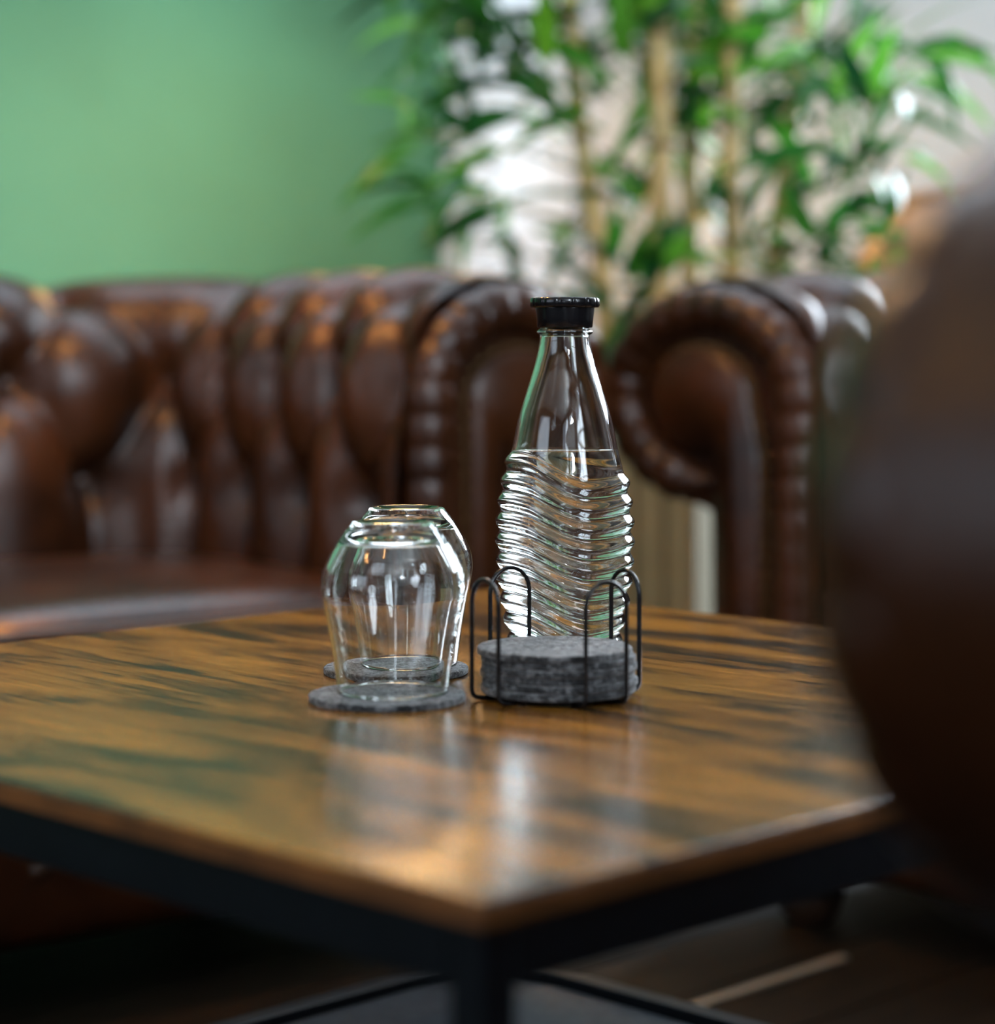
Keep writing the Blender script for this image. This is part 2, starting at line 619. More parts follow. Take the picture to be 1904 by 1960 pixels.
fr = MB()
a_, b_, c_, d_ = SKY
for u0, u1, v0, v1 in ((a_, a_ + .05, c_, d_), (b_ - .05, b_, c_, d_), (a_, b_, c_, c_ + .05), (a_, b_, d_ - .05, d_)):
    fr.span((u0, v0, RZ + 0.02), (u1, v1, RZ + 0.08))
fr = room_obj(fr, 'window_5', M['white_frame'], label='added roof window in the pale ceiling, lighting the white wall')  # unseen roof window, added to light the white wall from above
for i in range(3):
    u0, u1 = a_ + (b_ - a_) * i / 3, a_ + (b_ - a_) * (i + 1) / 3
    MB().span((u0 + 0.02, c_ + 0.02, RZ + 0.045), (u1 - 0.02, d_ - 0.02, RZ + 0.05)).build('pane', M['pane'], fr)
    if i:
        MB().span((u0 - 0.02, c_ + .05, RZ + 0.02), (u0 + 0.02, d_ - .05, RZ + 0.075)).build('glazing_bar', M['white_frame'], fr)

# sheer curtain in front of the narrow window
cv, cf = [], []
nu, nv = 120, 14
for i in range(nu):
    u = i / (nu - 1)
    for j in range(nv):
        w = j / (nv - 1)
        x_ = 0.05 + 0.50 * u + 0.006 * math.sin(9 * u + 5 * w)
        y_ = -0.075 + 0.026 * math.sin(2 * PI * 8.5 * u + 0.8 * math.sin(3 * w)) * (0.6 + 0.4 * w) + 0.008 * math.sin(31 * u + 4 * w)
        cv.append((x_, y_, 2.44 - 2.36 * w))
cu = thing('sheer_curtain', 'white sheer curtain hanging in folds behind the bamboo', 'curtain', CORNER, -PI / 4)
mesh_obj('fabric', cv, grid_faces(nu, nv), M['curtain'], cu)
rod = MB().tube([(0.04, -0.07, 2.46), (0.60, -0.07, 2.46)], 0.012, 12)
rod.build('curtain_rod', M['dark_trim'], cu, True)

# ------------------------------------------------------------------ chesterfield seats
RC_O, RC_Z, RA, RB = 0.160, 0.613, 0.160, 0.130     # roll centre and radii in the (outward, up) section
Z0 = 0.07

def section(ns):
    """the upholstered shell section: points (o, z), arc length s, unit normal pointing to the padded side"""
    dense = []
    for i in range(200):
        dense.append((0.0, Z0 + (RC_Z - Z0) * i / 200))
    for i in range(721):
        a = PI - i / 720 * (1.5 * PI)
        dense.append((RC_O + RA * math.cos(a), RC_Z + RB * math.sin(a)))
    zb = RC_Z - RB
    for i in range(1, 201):
        dense.append((RC_O - 0.004 * i / 200, zb + (Z0 - zb) * i / 200))
    d = np.array(dense)
    seg = np.hypot(*np.diff(d, axis=0).T)
    s = np.concatenate([[0], np.cumsum(seg)])
    ss = np.linspace(0, s[-1], ns)
    o = np.interp(ss, s, d[:, 0]); z = np.interp(ss, s, d[:, 1])
    to = np.gradient(o, ss); tz = np.gradient(z, ss)
    ln = np.hypot(to, tz)
    return o, z, ss, -tz / ln, to / ln      # normal points to the left of travel: inward / up

def cushion_mesh(w, d, h, r, crown, n=18):
    mbq = MB()
    for ax in range(3):
        for sg in (-1, 1):
            vs = []
            for i in range(n + 1):
                for j in range(n + 1):
                    p = [0, 0, 0]
                    p[ax] = sg
                    p[(ax + 1) % 3] = math.sin((2 * i / n - 1) * PI / 2) * 0.5 + (2 * i / n - 1) * 0.5
                    p[(ax + 2) % 3] = math.sin((2 * j / n - 1) * PI / 2) * 0.5 + (2 * j / n - 1) * 0.5
                    q = Vector((p[0] * w / 2, p[1] * d / 2, p[2] * h / 2))
                    c = Vector((max(-w/2 + r, min(w/2 - r, q.x)), max(-d/2 + r, min(d/2 - r, q.y)), max(-h/2 + r, min(h/2 - r, q.z))))
                    dv = q - c
                    q = c + dv.normalized() * r if dv.length > 1e-9 else q
                    k_ = max(0, (1 - (q.x * 2 / w) ** 2)) * max(0, (1 - (q.y * 2 / d) ** 2))
                    if q.z > 0:
                        q.z += crown * k_ ** 0.6
                    q.y -= 0.012 * (1 - (q.x * 2 / w) ** 2) * (1 if q.y < 0 else 0)
                    vs.append(q)
            fs = []
            for i in range(n):
                for j in range(n):
                    f_ = (i * (n+1) + j, (i+1) * (n+1) + j, (i+1) * (n+1) + j + 1, i * (n+1) + j + 1)
                    fs.append(f_ if sg > 0 else f_[::-1])
            mbq.add(vs, fs)
    return mbq

def weld(o, dist=0.0004):
    bm = bmesh.new()
    bm.from_mesh(o.data)
    bmesh.ops.remove_doubles(bm, verts=bm.verts, dist=dist)
    bmesh.ops.recalc_face_normals(bm, faces=bm.faces)
    bm.to_mesh(o.data)
    bm.free()

BUTTON = None
def button_mesh():
    global BUTTON
    if BUTTON is None:
        b = MB().lathe([(0.0005, 0.007), (0.006, 0.0062), (0.010, 0.0035), (0.0115, 0.0), (0.010, -0.003)], 14, cap0=True)
        o = b.build('button', M['leather_button'], None, True)
        BUTTON = o.data
        bpy.data.objects.remove(o)
    return BUTTON

def chesterfield(name, label, cat, loc, rotz, W, DP, n_arm, n_back, n_cush, back_rise=0.0, front_buttons=True, seat_z=0.405, ra=0.16):
    global RC_O, RA
    RC_O = RA = ra
    t = thing(name, label, cat, loc, rotz)
    # inner path: right arm front -> back -> left arm front  (front is local -y at y = 0)
    rc = 0.07
    pts = []
    hw = W / 2
    def arc(cx, cy_, a0, a1):
        for i in range(13):
            a = a0 + (a1 - a0) * i / 12
            pts.append((cx + rc * math.cos(a), cy_ + rc * math.sin(a)))
    pts.append((hw, 0.0))
    arc(hw - rc, DP - rc, 0, PI / 2)
    arc(-hw + rc, DP - rc, PI / 2, PI)
    pts.append((-hw, 0.0))
    d = np.array(pts)
    seg = np.hypot(*np.diff(d, axis=0).T)
    s = np.concatenate([[0], np.cumsum(seg)])
    nu = int(s[-1] / 0.0085)
    uu = np.linspace(0, s[-1], nu)
    x = np.interp(uu, s, d[:, 0]); y = np.interp(uu, s, d[:, 1])
    tx = np.gradient(x, uu); ty = np.gradient(y, uu)
    ln = np.hypot(tx, ty); tx /= ln; ty /= ln
    ox, oy = ty, -tx                      # outward
    # smooth outward direction is already given by the arcs; tuft columns
    c1 = (DP - rc) + rc * PI / 4
    c2 = s[-1] - c1
    mcol = np.interp(uu, [0, c1, c2, s[-1]], [0, n_arm, n_arm + n_back, 2 * n_arm + n_back])
    rise = back_rise * np.clip(np.minimum((uu - c1 + 0.12) / 0.22, (c2 + 0.12 - uu) / 0.22), 0, 1)
    rise = rise * rise * (3 - 2 * rise / max(back_rise, 1e-6)) / max(back_rise, 1e-6) if back_rise else rise
    ns = 150
    o, z, ss, no, nz = section(ns)
    nrow = (ss - (0.367 - Z0)) / 0.13
    Mc, Nr = np.meshgrid(mcol, nrow, indexing='ij')
    Ncl = np.clip(Nr, 1.0, 3.0)
    a = (Mc + Ncl) / 2; b = (Mc - Ncl) / 2
    pil = (np.abs(np.sin(PI * a)) * np.abs(np.sin(PI * b)) + 1e-6) ** 0.42
    fade = np.clip((0.66 + 0.367 - Z0 - ss) / 0.20, 0, 1)
    fade = fade * fade * (3 - 2 * fade)
    ends = np.clip(np.minimum(uu, s[-1] - uu) / 0.05, 0.0, 1)
    dm = np.gradient(uu, mcol)
    near = np.full_like(Mc, 9.0)
    for n in (1, 2, 3):
        md = Mc - (np.round((Mc - n) / 2) * 2 + n)
        near = np.minimum(near, np.hypot(md * dm[:, None], (Nr - n) * 0.13))
    hgt = 0.040 * pil - 0.030 * np.exp(-(near / 0.030) ** 2)
    hgt = hgt * (1 - 0.6 * np.clip((Nr - 2.7) / 0.9, 0, 1))
    hgt = hgt * fade[None, :] * (0.35 + 0.65 * ends[:, None])
    zz = z[None, :] + rise[:, None] * np.clip((z[None, :] - 0.36) / 0.25, 0, 1)
    OO = o[None, :] + no[None, :] * hgt
    ZZ = zz + nz[None, :] * hgt
    VX = x[:, None] + ox[:, None] * OO
    VY = y[:, None] + oy[:, None] * OO
    V = np.stack([VX, VY, ZZ], -1)
    mesh_obj('upholstered_shell', V.reshape(-1, 3), [f[::-1] for f in grid_faces(nu, ns)], M['leather'], t)
    # buttons
    bmq = button_mesh()
    tot = 2 * n_arm + n_back
    for n in (1, 2, 3):
        for mcell in range(1, tot):
            if (mcell + n) % 2:
                continue
            iu = int(np.argmin(np.abs(mcol - mcell)))
            isx = int(np.argmin(np.abs(nrow - n)))
            p = Vector(V[iu, isx])
            nrm = Vector((ox[iu] * no[isx], oy[iu] * no[isx], nz[isx])).normalized()
            bo = link('button', bmq, t, p + nrm * 0.002)
            bo.rotation_euler = nrm.to_track_quat('Z', 'Y').to_euler()
    # arm fronts
    for sg in (1, -1):
        prof = [(o[i], z[i]) for i in range(0, ns, 2)]
        vs = [(sg * (hw + po), 0.0, pz) for po, pz in prof]
        fp = mesh_obj('scroll_panel', vs, [tuple(range(len(vs))) if sg < 0 else tuple(range(len(vs) - 1, -1, -1))], M['leather'], t, False)
        # pleated border
        path = []
        for i in range(30):
            path.append((0.028, Z0 + 0.02 + (RC_Z - Z0 - 0.02) * i / 30))
        for i in range(101):
            an = PI - i / 100 * (1.52 * PI)
            path.append((RC_O + (RA - 0.028) * math.cos(an), RC_Z + (RB - 0.028) * math.sin(an)))
        dd = np.array(path)
        sl = np.concatenate([[0], np.cumsum(np.hypot(*np.diff(dd, axis=0).T))])
        sq = np.linspace(0, sl[-1], 340)
        po = np.interp(sq, sl, dd[:, 0]); pz = np.interp(sq, sl, dd[:, 1])
        pl_on = np.clip((sq - 0.34) / 0.10, 0.12, 1)
        rad = 0.030 * (1 - 0.10 * pl_on * (1 - np.abs(np.sin(sq * PI / 0.036))) ** 1.5)
        taper = np.clip((sl[-1] - sq) / 0.05, 0.35, 1)
        MB().tube([(sg * (hw + a_), -0.004, b_) for a_, b_ in zip(po, pz)], list(rad * taper), 16).build('pleated_border', M['leather'], fp, True)
        # padded centre: post strip running into the round of the scroll
        nq = 48
        outline = []
        for i in range(nq):
            an = -0.62 * PI + i / (nq - 1) * (1.62 * PI + 0.06)
            outline.append((RC_O + 0.012 + 0.078 * math.cos(an), RC_Z - 0.004 + 0.062 * math.sin(an)))
        outline = [(RC_O - 0.012, Z0 + 0.02), (RC_O - 0.012, 0.545)] + outline + [(0.078, 0.545), (0.078, Z0 + 0.02)]
        cx_, cz_ = RC_O - 0.03, 0.50
        vs, fs = [], []
        m_ = len(outline)
        for lev, (sc_, yy) in enumerate(((1.0, -0.001), (1.0, -0.006), (0.95, -0.014), (0.80, -0.020))):
            for a_, b_ in outline:
                ctr_z = min(max(b_, 0.2), RC_Z)
                ctr_o = 0.113 if b_ < 0.56 else 0.113 + (RC_O + 0.012 - 0.113) * min(1, (b_ - 0.56) / 0.05)
                vs.append((sg * (hw + ctr_o + (a_ - ctr_o) * sc_), yy, ctr_z + (b_ - ctr_z) * sc_))
        for lev in range(3):
            for i in range(m_):
                j = (i + 1) % m_
                f_ = (lev * m_ + i, lev * m_ + j, (lev + 1) * m_ + j, (lev + 1) * m_ + i)
                fs.append(f_)
        fs.append(tuple(range(3 * m_, 4 * m_)))
        pad = mesh_obj('centre_pad', vs, fs, M['leather'], fp, True)
        weld(pad, 0.0001)
        # nail heads round the pad
        nb = MB()
        ol = np.array(outline + [outline[0]])
        sl2 = np.concatenate([[0], np.cumsum(np.hypot(*np.diff(ol, axis=0).T))])
        for q in np.arange(0.005, sl2[-1] - 0.11, 0.017):
            a_ = np.interp(q, sl2, ol[:, 0]); b_ = np.interp(q, sl2, ol[:, 1])
            pr = [(0.0062, 0.0), (0.0050, 0.0030), (0.0026, 0.0048), (0.0004, 0.0054)]
            vv, ff = [], []
            for r_, h_ in pr:
                for k_ in range(8):
                    an = 2 * PI * k_ / 8
                    vv.append((sg * (hw + a_) + r_ * math.cos(an), -0.004 - h_, b_ + r_ * math.sin(an)))
            for l_ in range(3):
                for k_ in range(8):
                    k2 = (k_ + 1) % 8
                    ff.append((l_ * 8 + k_, l_ * 8 + k2, (l_ + 1) * 8 + k2, (l_ + 1) * 8 + k_))
            nb.add(vv, ff)
        no_ = nb.build('nail_trim', M['nail'], fp, True)
        no_['kind'] = 'stuff'
    # outer back closes the shell; seat deck and front rail
    MB().span((-hw + 0.01, 0.05, Z0 + 0.01), (hw - 0.01, DP - 0.01, 0.295)).build('seat_deck', M['leather'], t)
    rail = cushion_mesh(W - 0.004, 0.10, 0.225, 0.035, 0.0, 10)
    ro = rail.build('front_rail', M['leather'], t, True, loc=(0, 0.055, 0.185))
    weld(ro)
    if front_buttons:
        nbt = max(3, int(W / 0.17))
        for i in range(nbt):
            xx = -hw + W * (i + 0.5) / nbt
            bo = link('button', bmq, ro, (xx, -0.062, -0.030))
            bo.rotation_euler = (PI / 2, 0, 0)
    # cushions
    cw = W / n_cush
    cz = 0.295
    ch = seat_z - cz
    for i in range(n_cush):
        cx_ = -hw + cw * (i + 0.5)
        cm = cushion_mesh(cw - 0.008, DP - 0.02, ch, 0.042, 0.022)
        c_ = cm.build('seat_cushion', M['leather'], t, True, loc=(cx_, DP / 2 - 0.035, cz + ch / 2))
        weld(c_)
        for zz_ in (ch / 2 - 0.016, -ch / 2 + 0.016):
            w2, d2, r2 = (cw - 0.012) / 2, (DP - 0.02) / 2, 0.05
            loop = []
            for (sx_, sy_, a0) in ((1, 1, 0), (-1, 1, PI / 2), (-1, -1, PI), (1, -1, 1.5 * PI)):
                for k_ in range(7):
                    an = a0 + k_ / 6 * PI / 2
                    loop.append((sx_ * (w2 - r2) + r2 * math.cos(an), sy_ * (d2 - r2) + r2 * math.sin(an)))
            full = []
            for k_ in range(len(loop)):
                p0, p1 = loop[k_], loop[(k_ + 1) % len(loop)]
                for q in range(4):
                    xq = p0[0] + (p1[0] - p0[0]) * q / 4; yq = p0[1] + (p1[1] - p0[1]) * q / 4
                    if yq < 0:
                        yq -= 0.012 * max(0, 1 - (xq / w2) ** 2)
                    full.append((xq, yq, zz_))
            MB().tube(full, 0.0065, 8, closed=True).build('piping', M['piping'], c_, True)
    # feet
    for fx in (-hw - 0.07, hw + 0.07):
        for fy in (0.07, DP + 0.06):
            MB().lathe([(0.026, 0.0), (0.034, 0.012), (0.042, 0.034), (0.036, 0.056), (0.045, 0.062), (0.045, 0.080)], 20, cap0=True, cap1=True).build('foot', M['foot'], t, True, loc=(fx, fy, 0))
    return t

# sofa at the left faces right and towards the camera; its front runs parallel to the table edge
def seat_at(scroll_xy, rotz, W, side, ra=0.16):
    """origin (front centre) of a seat whose arm scroll centre (side +1: local +x arm) stands at scroll_xy"""
    lx = side * (W / 2 + ra)
    c, s_ = math.cos(rotz), math.sin(rotz)
    return (scroll_xy[0] - lx * c, scroll_xy[1] - lx * s_, 0)

SW = 1.06
SA = math.radians(37)
chesterfield('chesterfield_sofa', 'deep-buttoned brown leather sofa along the green wall at left', 'sofa',
             seat_at((0.012, 2.54), SA, SW, 1, 0.142), SA, SW, 0.53, 8, 10, 2, ra=0.142)
AW = 0.56
chesterfield('chesterfield_armchair', 'high-backed brown leather armchair in front of the bamboo at right', 'armchair',
             seat_at((0.251, 2.60), -PI / 4, AW, -1), -PI / 4, AW, 0.55, 8, 6, 1, back_rise=0.11)
near_chair = chesterfield('chesterfield_armchair', 'dark blurred leather armchair in the right foreground with its rolled arm towards the table', 'armchair',
             seat_at((0.2105, 0.70), PI * 5 / 4, AW, 1),
             PI * 5 / 4, AW, 0.55, 8, 6, 1, back_rise=0.0)
near_chair.scale = (1, 1, 1.005)

# ------------------------------------------------------------------ coffee table
TX, TY, TH = -0.006, 1.452, 0.45
SIDE = 0.80
table = thing('coffee_table', 'square coffee table with rustic brown wood top on black metal frame', 'table', (TX, TY, 0), PI / 4)
tt = MB().box((0, 0, TH - 0.006), (SIDE, SIDE, 0.012)).build('tabletop', M['wood'], table)
tt.data.materials[0] = M['wood']
# the grain runs along local -y/+x of the room: turn the board so that its x follows the grain
tt.rotation_euler = (0, 0, -PI / 2)
bevel(tt, 0.0022, 3)
hs = SIDE / 2
for k in range(4):
    a = k * PI / 2
    eb = MB().box((hs * math.cos(a) + 0.0004 * math.cos(a), hs * math.sin(a) + 0.0004 * math.sin(a), TH - 0.0066), (0.0012, SIDE + 0.001, 0.0094), a).build('edge_band', M['edge_wood'], table)
lt = 0.020
for sx_, sy_ in ((1, 1), (-1, 1), (-1, -1), (1, -1)):
    lg = MB().box((sx_ * (hs - 0.004 - lt / 2), sy_ * (hs - 0.004 - lt / 2), (TH - 0.012) / 2 + 0.004), (lt, lt, TH - 0.012 - 0.008)).build('leg', M['black_metal'], table)
    bevel(lg, 0.002)
    MB().lathe([(0.010, 0.0), (0.011, 0.003), (0.006, 0.006)], 16, cap0=True).build('levelling_foot', M['cap'], lg, True, loc=(sx_ * (hs - 0.004 - lt / 2), sy_ * (hs - 0.004 - lt / 2), 0))
L_ = SIDE - 0.008 - 2 * lt
for zc, hh, nm in ((TH - 0.012 - 0.0145, 0.027, 'top_rail'), (0.115, 0.022, 'shelf_rail')):
    for k in range(4):
        a = k * PI / 2
        r_ = hs - 0.004 - lt / 2
        ob = MB().box((r_ * math.cos(a), r_ * math.sin(a), zc), (lt, L_, hh), a).build(nm, M['black_metal'], table)
        bevel(ob, 0.002)
# woven wire shelf
wm = MB()
q = -(hs - 0.03)
inner = SIDE - 0.052
while q <= hs - 0.03:
    wm.box((q, 0, 0.1165), (0.0015, inner, 0.0015))
    wm.box((0, q, 0.1150), (inner, 0.0015, 0.0015))
    q += 0.0042
ms = wm.build('wire_mesh_shelf', M['mesh_metal'], table)
ms['kind'] = 'stuff'

# ------------------------------------------------------------------ coasters, holder, tumblers, carafe
CR, CT = 0.049, 0.0046
def coaster_profile():
    e = 0.0009
    return [(0.0005, 0), (CR - e, 0), (CR, e), (CR, CT - e), (CR - e, CT), (CR * 0.6, CT), (0.0005, CT)]
cm = MB().lathe(coaster_profile(), 72, cap0=True, cap1=True).build('felt_coaster', M['felt'], None, True)
coaster_me = cm.data
bpy.data.objects.remove(cm)
def coaster(loc, label, group, tilt=(0, 0), rz=0):
    o = link('felt_coaster', coaster_me, None, loc, (tilt[0], tilt[1], rz))
    md = o.modifiers.new('normals', 'WEIGHTED_NORMAL')
    return tag(o, label, 'coaster', group)

coaster((-0.0690, 1.386, TH), 'round dark grey felt coaster under the nearer upturned tumbler', 'coasters under the tumblers')
coaster((-0.0686, 1.503, TH), 'round dark grey felt coaster under the farther upturned tumbler', 'coasters under the tumblers', rz=1.3)

HX, HY = 0.0372, 1.400
base_z = TH + 0.0042
names = ['topmost of the six', 'second from the top', 'third from the top', 'fourth from the top', 'fifth from the top', 'bottom one of the six']
offs = [(-0.0012, -0.0004), (0.0012, 0.0004), (0.0018, -0.0006), (0.0006, 0.0010), (0.0022, -0.0002), (0.0010, 0.0)]
for k in range(6):
    zc = base_z + (5 - k) * (CT + 0.0001)
    coaster((HX + offs[k][0], HY + offs[k][1], zc), 'grey felt coaster stacked in the wire holder, ' + names[k], 'coasters stacked in the holder', rz=k * 0.9)

holder = thing('coaster_holder', 'black wire coaster holder with four upright loops', 'coaster holder', (HX, HY, TH), 0)
WR = 0.0015
HR = 0.0535
for k in range(4):
    phi = math.radians(33 + 90 * k)          # 0 points to the camera, positive to the right
    rad = Vector((math.sin(phi), -math.cos(phi), 0))
    tan = Vector((math.cos(phi), math.sin(phi), 0))
    hw_ = 0.0152
    top = 0.0770 - hw_
    pts = []
    b0 = WR + 0.0002
    # foot curls inward below the coasters
    def side(sg):
        out = [rad * 0.030 + tan * (sg * hw_ * 0.55) + Vector((0, 0, b0))]
        out.append(rad * 0.046 + tan * (sg * hw_ * 0.95) + Vector((0, 0, b0)))
        for i in range(1, 6):
            an = i / 5 * PI / 2
            out.append(rad * (HR - 0.006 + 0.006 * math.sin(an)) + tan * (sg * hw_) + Vector((0, 0, b0 + 0.006 * (1 - math.cos(an)))))
        return out
    pts += side(-1)
    for i in range(0, 17):
        an = PI - i / 16 * PI
        pts.append(rad * HR + tan * (hw_ * math.cos(an)) + Vector((0, 0, top + hw_ * math.sin(an))))
    pts += side(1)[::-1]
    MB().tube(pts, WR, 10).build('wire_loop', M['wire'], holder, True)
ring = [(0.036 * math.cos(2 * PI * i / 48), 0.036 * math.sin(2 * PI * i / 48), 0.0026) for i in range(48)]
MB().tube(ring, 0.0014, 8, closed=True).build('base_ring', M['wire'], holder, True)

# tumblers, upside down on their coasters (rim at z = 0)
def tumbler(loc, label, rz=0):
    zs = [0.0, 0.014, 0.030, 0.045, 0.058, 0.067, 0.074, 0.082, 0.092, 0.100, 0.1045]
    rs = [0.0345, 0.0362, 0.0386, 0.0414, 0.0438, 0.0449, 0.0443, 0.0415, 0.0362, 0.0306, 0.0268]
    zo = np.linspace(0.0012, 0.1045, 60)
    ro = pchip(zs, rs, zo)
    prof = [(0.0338, 0.0002), (0.0343, 0.0)] + list(zip(ro, zo))
    prof[1] = (0.0342, 0.0002)
    prof += [(0.0255, 0.1064), (0.0236, 0.1072), (0.0215, 0.1068), (0.018, 0.1054), (0.010, 0.1046), (0.0006, 0.1043)]
    # inside
    th = lambda z_: 0.0019 + 0.0016 * np.clip((z_ - 0.06) / 0.03, 0, 1)
    zi = np.linspace(0.0935, 0.0012, 56)
    ri = pchip(zs, rs, zi) - th(zi)
    inner = [(0.0006, 0.0968), (0.010, 0.0966), (0.020, 0.0960), (0.0270, 0.0950)] + list(zip(ri, zi))
    full = prof + inner
    o = MB().lathe(full, 96, closed=True).build('tumbler', M['glass'], None, True, loc=loc, rot=(0, 0, rz))
    weld(o, 0.00005)
    return tag(o, label, 'glass', 'upturned tumblers')
tumbler((-0.0655, 1.390, TH + CT), 'upturned clear glass tumbler on the nearer coaster, in front of the other')
tumbler((-0.0618, 1.511, TH + CT), 'upturned clear glass tumbler on the farther coaster, behind the other', 0.7)

# carafe
BX, BY = 0.0464, 1.53
caraf = thing('water_carafe', 'clear glass carafe with wavy ribs, half full of water, black stopper', 'carafe', (BX, BY, TH), 0)
bz = [0.0, 0.0020, 0.0060, 0.0187, 0.0313, 0.0421, 0.0673, 0.0925, 0.1141, 0.1303, 0.1501, 0.1717, 0.1897, 0.2077, 0.2221, 0.2290, 0.2340]
br = [0.0330, 0.0348, 0.0358, 0.0368, 0.0392, 0.0412, 0.0443, 0.0452, 0.0438, 0.0413, 0.0365, 0.0320, 0.0266, 0.0211, 0.0178, 0.0171, 0.0171]
SP = 0.0137
def bottle_surface(nz_, nth, z_lo, z_hi, inset, rib, flat_lo=False):
    zz = np.linspace(z_lo, z_hi, nz_)
    base = pchip(bz, br, zz) - inset
    th_ = np.arange(nth) / nth * 2 * PI
    wa = [-90, -55, -36, -17, 2, 20, 37, 60, 90, 130, 170, 215, 250, 270]
    wv = [0, 0.0004, -0.0012, -0.0074, -0.0146, -0.0181, -0.0174, -0.0155, -0.0146, -0.0160, -0.0100, -0.0020, -0.0002, 0]
    thd = (np.degrees(th_) + 90) % 360 - 90
    w = 0.1425 + pchip(wa, wv, thd)
    t_ = (zz[:, None] - w[None, :]) / SP
    bmp = (0.5 + 0.5 * np.cos(2 * PI * t_)) ** 0.85 * (t_ < 0.5) * np.clip((zz[:, None] - 0.006) / 0.01, 0, 1)
    bmp = bmp * (0.3 + 0.7 * np.clip((np.cos(th_) + 1.0) / 0.66, 0, 1))[None, :]
    # neck ring
    ring_ = 0.0021 * np.exp(-((zz - 0.2308) / 0.0016) ** 4)
    r_ = base[:, None] + rib * bmp + ring_[:, None] * (1 if inset == 0 else 0)
    X = r_ * np.sin(th_)[None, :]
    Y = -r_ * np.cos(th_)[None, :]
    Z = np.repeat(zz[:, None], nth, 1)
    return np.stack([X, Y, Z], -1)
NT = 176
outer = bottle_surface(360, NT, 0.0, 0.2340, 0.0, 0.0031)
inn = bottle_surface(300, NT, 0.0075, 0.2338, 0.0030, 0.0005)
def stack(rows_list):
    vs = np.concatenate([r.reshape(-1, 3) for r in rows_list])
    nrow_ = vs.shape[0] // NT
    fs = []
    for i in range(nrow_ - 1):
        for k in range(NT):
            k2 = (k + 1) % NT
            fs.append((i * NT + k, i * NT + k2, (i + 1) * NT + k2, (i + 1) * NT + k))
    return vs, fs, nrow_
vs, fs, nr = stack([outer, inn[::-1]])
vs = list(map(tuple, vs))
n0 = len(vs)
vs += [(0, 0, 0.0022), (0, 0, 0.0085)]
for k in range(NT):
    k2 = (k + 1) % NT
    fs.append((n0, k2, k))
    fs.append((n0 + 1, (nr - 1) * NT + k, (nr - 1) * NT + k2))
mesh_obj('glass_body', vs, fs, M['bottle_glass'], caraf)
# water reaches slightly into the glass so that the boundary is a single glass-to-water one
WL = 0.1500
wat = bottle_surface(240, NT, 0.0074, WL, 0.0030 - 0.00025, 0.0005)
vs, fs, nr = stack([wat])
vs = list(map(tuple, vs))
n0 = len(vs)
vs += [(0, 0, 0.0083), (0, 0, WL - 0.0002)]
for k in range(NT):
    k2 = (k + 1) % NT
    fs.append((n0, k2, k))
    fs.append((n0 + 1, (nr - 1) * NT + k, (nr - 1) * NT + k2))
mesh_obj('water', vs, fs, M['water'], caraf)
# stopper
cap = MB().lathe([(0.0006, 0.2300), (0.0130, 0.2300), (0.0136, 0.2338), (0.0186, 0.2338), (0.0191, 0.2345), (0.0196, 0.2400), (0.0204, 0.2470), (0.0204, 0.2485), (0.0130, 0.2490), (0.0006, 0.2490)], 64, cap0=True, cap1=True).build('stopper', M['cap'], caraf, True)
# scalloped flange
vs, fs = [], []
nf = 192
lev = [(0.0205, 0.2475), (0.0232, 0.2478), (0.0240, 0.2490), (0.0240, 0.2528), (0.0232, 0.2543), (0.0205, 0.2547), (0.0185, 0.2536), (0.0006, 0.2534)]
for r_, z_ in lev:
    for k in range(nf):
        an = 2 * PI * k / nf
        sc_ = 1.0
        if r_ > 0.022:
            sc_ = 1.0 - 0.035 * max(0, math.cos(an * 14)) ** 6
        vs.append((r_ * sc_ * math.cos(an), r_ * sc_ * math.sin(an), z_))
for i in range(len(lev) - 1):
    for k in range(nf):
        k2 = (k + 1) % nf
        fs.append((i * nf + k, i * nf + k2, (i + 1) * nf + k2, (i + 1) * nf + k))
fs.append(tuple(range((len(lev) - 1) * nf, len(lev) * nf)))
mesh_obj('flange', vs, fs, M['cap'], cap, True)

# ------------------------------------------------------------------ planter and bamboo
PXC, PYC, PWD, PHT = 0.27, 3.36, 0.42, 0.55
planter = thing('slatted_planter', 'cream planter of upright wooden slats holding the bamboo behind the armchair', 'planter', (PXC, PYC, 0), PI / 4)
core = MB().span((-PWD/2 + 0.012, -PWD/2 + 0.012, 0.02), (PWD/2 - 0.012, PWD/2 - 0.012, PHT - 0.05)).build('core', M['gold_wood'], planter)
nsl = 8
sw = PWD / nsl
sm = MB().box((0, 0, PHT / 2 + 0.01), (sw - 0.010, 0.014, PHT - 0.02)).build('slat', M['cream'], planter)
sme = sm.data
bpy.data.objects.remove(sm)
for k in range(4):
    a = k * PI / 2
    for i in range(nsl):
        u = -PWD / 2 + sw * (i + 0.5)
        c, s_ = math.cos(a), math.sin(a)
        yy = -PWD / 2 + 0.006
        so = link('slat', sme, planter, (u * c - yy * s_, u * s_ + yy * c, 0), (0, 0, a))
rim = MB()
for k in range(4):
    a = k * PI / 2
    rim.box(((-PWD/2) * -math.sin(a), (-PWD/2) * math.cos(a), PHT + 0.008), (PWD + 0.03, 0.03, 0.018), a)
rim.build('rim', M['cream'], planter)
sv, sf = [], []
for i in range(24):
    for j in range(24):
        sv.append(((i / 23 - 0.5) * (PWD - 0.03), (j / 23 - 0.5) * (PWD - 0.03), PHT - 0.035 + random.uniform(-0.006, 0.006)))
mesh_obj('soil', sv, grid_faces(24, 24), M['soil'], planter)

